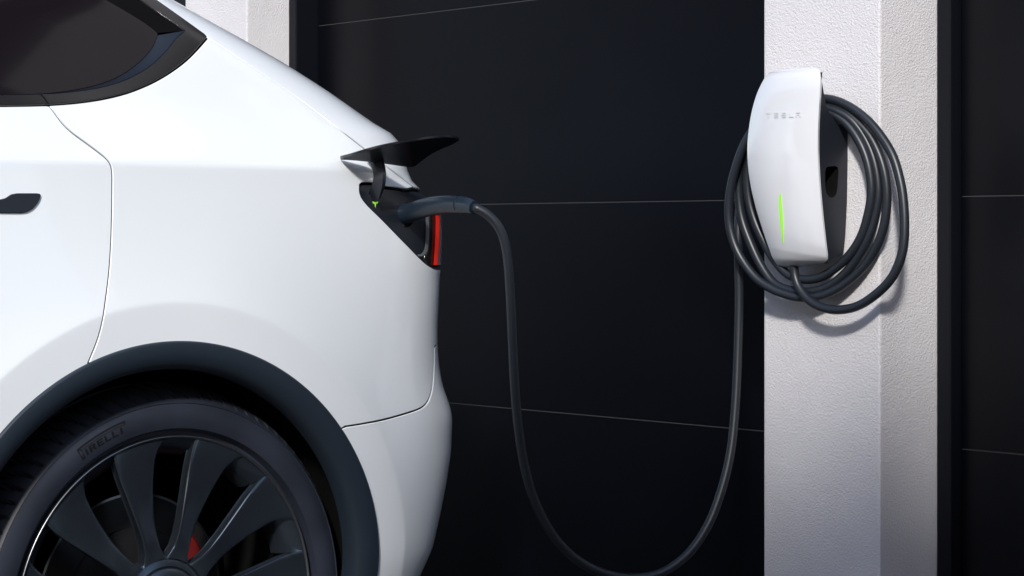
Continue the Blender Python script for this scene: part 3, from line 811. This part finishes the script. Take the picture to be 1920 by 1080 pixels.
tes = let(1437, 9, [rect(0, .78, 1, 1), rect(.38, 0, .62, .78)]) + let(1452, 9, [rect(0, .8, 1, 1), rect(0, .4, 1, .6), rect(0, 0, 1, .2)]) \
    + let(1466, 9, [rect(0, .8, 1, 1), rect(0, .42, .24, .8), rect(0, .4, 1, .58), rect(.76, .2, 1, .4), rect(0, 0, 1, .2)]) \
    + let(1480, 9, [rect(0, 0, .24, 1), rect(.24, 0, 1, .22)]) + let(1493, 9, [rect(0, .8, 1, 1), rect(0, 0, .24, .58), rect(.76, 0, 1, .58), rect(.24, .40, .76, .56)])
face_polys('lettering', tes, M['face_text'], 3.0)
bl = resample(catmull([(1460.5, 366), (1461.5, 364), (1460.8, 380), (1462, 400), (1465, 430), (1468.2, 457)], 6), n=28); br = resample(catmull([(1461.6, 365), (1464.5, 363), (1466.6, 380), (1468.2, 400), (1469.6, 430), (1469.2, 457)], 6), n=28)
LV = [face_px(*p) for p in bl]+[face_px(*p) for p in br]
obj('light_bar', LV, [[i, i+1, 29+i, 28+i] for i in range(27)], M['green'], face, True)
# black housing behind the faceplate, with the plug slot in its side
yS = float(on_x(1589.5, 360, XP)[1])                           # its visible side
hp = [(1541, 152), (1544, 170), (1548, 195), (1556, 216), (1572, 232), (1589.5, 243), (1589.5, 300), (1588, 380), (1585, 440), (1582, 466), (1572, 481), (1552, 489)]
hpw = [on_y(u, v, yS) for u, v in hp]
hw2 = [(min(p[0], XP+0.0), p[2]) for p in hpw]
zt_, zb_ = hw2[0][1], hw2[-1][1]
inner = []
for h in np.linspace(0.86, 0.16, 24):
    p = face_pt(0.93, h); inner.append((p[0]+0.006, p[2]))
loop = orient([(x, z) for x, z in hw2]+[(x, z) for x, z in inner])
hole = orient(catmull([tuple(on_y(u, v, yS)[[0, 2]]) for u, v in [(1547.5, 322), (1550, 314), (1557, 312), (1568, 312), (1571.5, 316), (1571, 340), (1569, 360), (1564, 369), (1556, 370), (1549, 360), (1547, 340)]], 4, True))
v2, t2 = triangulate([loop, hole], 0.012)
y2 = yS+0.100
V = [(p[0], yS, p[1]) for p in v2]+[(p[0], y2, p[1]) for p in v2]; n_ = len(v2)
F = [[int(i) for i in t] for t in t2]+[[int(i)+n_ for i in t[::-1]] for t in t2]
o_ = len(V); nl = len(loop); V += [(p[0], yS, p[1]) for p in loop]+[(p[0], y2, p[1]) for p in loop]
F += [[o_+i, o_+nl+i, o_+nl+(i+1) % nl, o_+(i+1) % nl] for i in range(nl)]
hous = obj('housing', V, F, M['housing'], ch)
nhl = len(hole); hv = [(p[0], yS, p[1]) for p in hole]+[(p[0]*0.94+hole[:, 0].mean()*0.06, yS+0.028, p[1]) for p in hole]
obj('plug_slot', hv, [[i, (i+1) % nhl, nhl+(i+1) % nhl, nhl+i] for i in range(nhl)]+[[nhl+i for i in range(nhl)]], M['liner'], hous)

# ================================================================== THE CABLE
cab = tag(empty('charging_cable', (1.0, -0.4, 0.4)), 'black charging cable coiled round the wall charger and plugged into the car', 'cable')
CR = 0.0083
def wallp(u, v, off): return on_x(u, v, XP-off)
coil = [(1490, 492, .050), (1489, 506, .050), (1494, 531, .051), (1509, 555, .052), (1531, 572, .052), (1564, 581, .050), (1605, 575, .046), (1638.5, 555, .042), (1670, 524, .037), (1687, 490, .032), (1694.5, 457, .028),
        (1696, 420, .025), (1694, 380, .022), (1689, 345, .020), (1674, 293, .018), (1650, 253, .018), (1624, 223, .019), (1594, 201, .022), (1566, 188.5, .026), (1546, 185, .030), (1500, 186, .04), (1450, 215, .05), (1418, 265, .055),
        # first turn: innermost strand
        (1403, 318, .055), (1403, 365, .054), (1413, 408, .052), (1430, 448, .050), (1450, 484, .047), (1478, 515, .044), (1512, 524, .040), (1540, 519, .036), (1570, 500, .032), (1597, 473, .028), (1615, 443, .025),
        (1627, 405, .023), (1634, 360, .022), (1629, 314, .022), (1616, 275, .023), (1595, 241, .025), (1576, 223, .028), (1553, 211, .032), (1500, 200, .04), (1440, 230, .047), (1404, 275, .052),
        # second turn
        (1387, 318, .048), (1385, 365, .046), (1391, 410, .045), (1408, 458, .044), (1428, 500, .043), (1450, 530, .041), (1476, 543, .038), (1500, 547, .035), (1526, 546, .032), (1553, 537, .028), (1583, 514, .024), (1607, 484, .020), (1626, 450, .018),
        (1640, 405, .014), (1647, 360, .012), (1641, 310, .012), (1626, 268, .014), (1604, 234, .020), (1580, 214, .026), (1550, 203, .032), (1500, 190, .04), (1440, 212, .053), (1400, 262, .066),
        # third turn, outermost on the free side
        (1380, 312, .070), (1368, 365, .070), (1366.5, 410, .068), (1373, 446, .066), (1387, 480, .063), (1418, 522, .058), (1448, 542, .052), (1476, 553, .046), (1500, 558, .041), (1530, 557, .035), (1562, 546, .029), (1596, 523, .023), (1625, 493, .018),
        (1646, 457, .015), (1659, 415, .013), (1663, 360, .012), (1655, 310, .012), (1634, 261, .013), (1609, 231, .017), (1581, 210, .022), (1551, 201, .028), (1500, 200, .036), (1445, 230, .035), (1410, 290, .03),
        # and down
        (1394, 350, .028), (1386, 400, .03), (1384, 450, .035)]
C1 = [wallp(*p) for p in coil]
hang = [(1385, 500), (1386, 560), (1384, 650), (1379, 760), (1369.5, 850), (1352, 922), (1327, 986), (1291, 1038), (1243, 1073), (1190, 1084), (1132, 1075), (1080, 1048), (1040, 1008), (1007, 950), (986, 885), (972.5, 805), (965, 720),
        (961, 640), (957.5, 560), (953.5, 500), (947, 456), (934, 424), (915, 403), (900, 393.5), (886, 388)]
sP, zP = px_sz(762, 400); P0 = S(sP, zP); N0 = SN(sP, zP)
XPORT = P0[0]
pend = on_x(886, 388, XPORT+0.015); Zend = float(project(pend)[2]); Zst = float(project(C1[-1])[2])
ha = np.array(hang, float); Lh = np.r_[0, np.cumsum(np.linalg.norm(np.diff(ha, axis=0), axis=1))]; Lh /= Lh[-1]
C2 = [at_depth(u, v, Zst+(Zend-Zst)*(3*t*t-2*t**3)) for (u, v), t in zip(ha, Lh)]
path = resample(catmull(C1+C2, 8), step=0.010)
v_, f_ = tube_geo(path, CR, 14); obj('cord', v_, f_, M['cord'], cab, True)
# plug handle
hpts = [(748, 404), (758, 402), (772, 397.5), (790, 391.5), (812, 386), (838, 383), (862, 384)]
Hp = [on_x(u, v, XPORT+0.015*i/len(hpts)) for i, (u, v) in enumerate(hpts)]
hr = [0.0200, 0.0200, 0.0185, 0.0180, 0.0178, 0.0172, 0.0160]
hc = resample(catmull(np.c_[np.array(Hp), hr], 8), n=48)
v_, f_ = tube_geo(hc[:, :3], hc[:, 3], 24, 0.92); plug = smooth_by_angle(obj('plug_handle', v_, f_, M['plug'], cab), 50)
cpts = [(863, 384.2), (870, 384.6), (880, 386.2), (889, 389)]
Cp = [on_x(u, v, XPORT+0.0145+0.0005*i) for i, (u, v) in enumerate(cpts)]
cc = resample(catmull(np.c_[np.array(Cp), [0.0158, 0.0150, 0.0135, 0.0118]], 6), n=20)
v_, f_ = tube_geo(cc[:, :3], cc[:, 3], 24); smooth_by_angle(obj('strain_relief', v_, f_, M['plug'], cab), 50)
# dark socket the plug sits in
fl_ = [on_x(u, v, XPORT+0.001) for u, v in [(744, 405.5), (752, 403.5), (758, 402)]]
v_, f_ = tube_geo(fl_, [0.0255, 0.0262, 0.0235], 28); smooth_by_angle(obj('plug_collar', v_, f_, M['liner'], cab), 50)
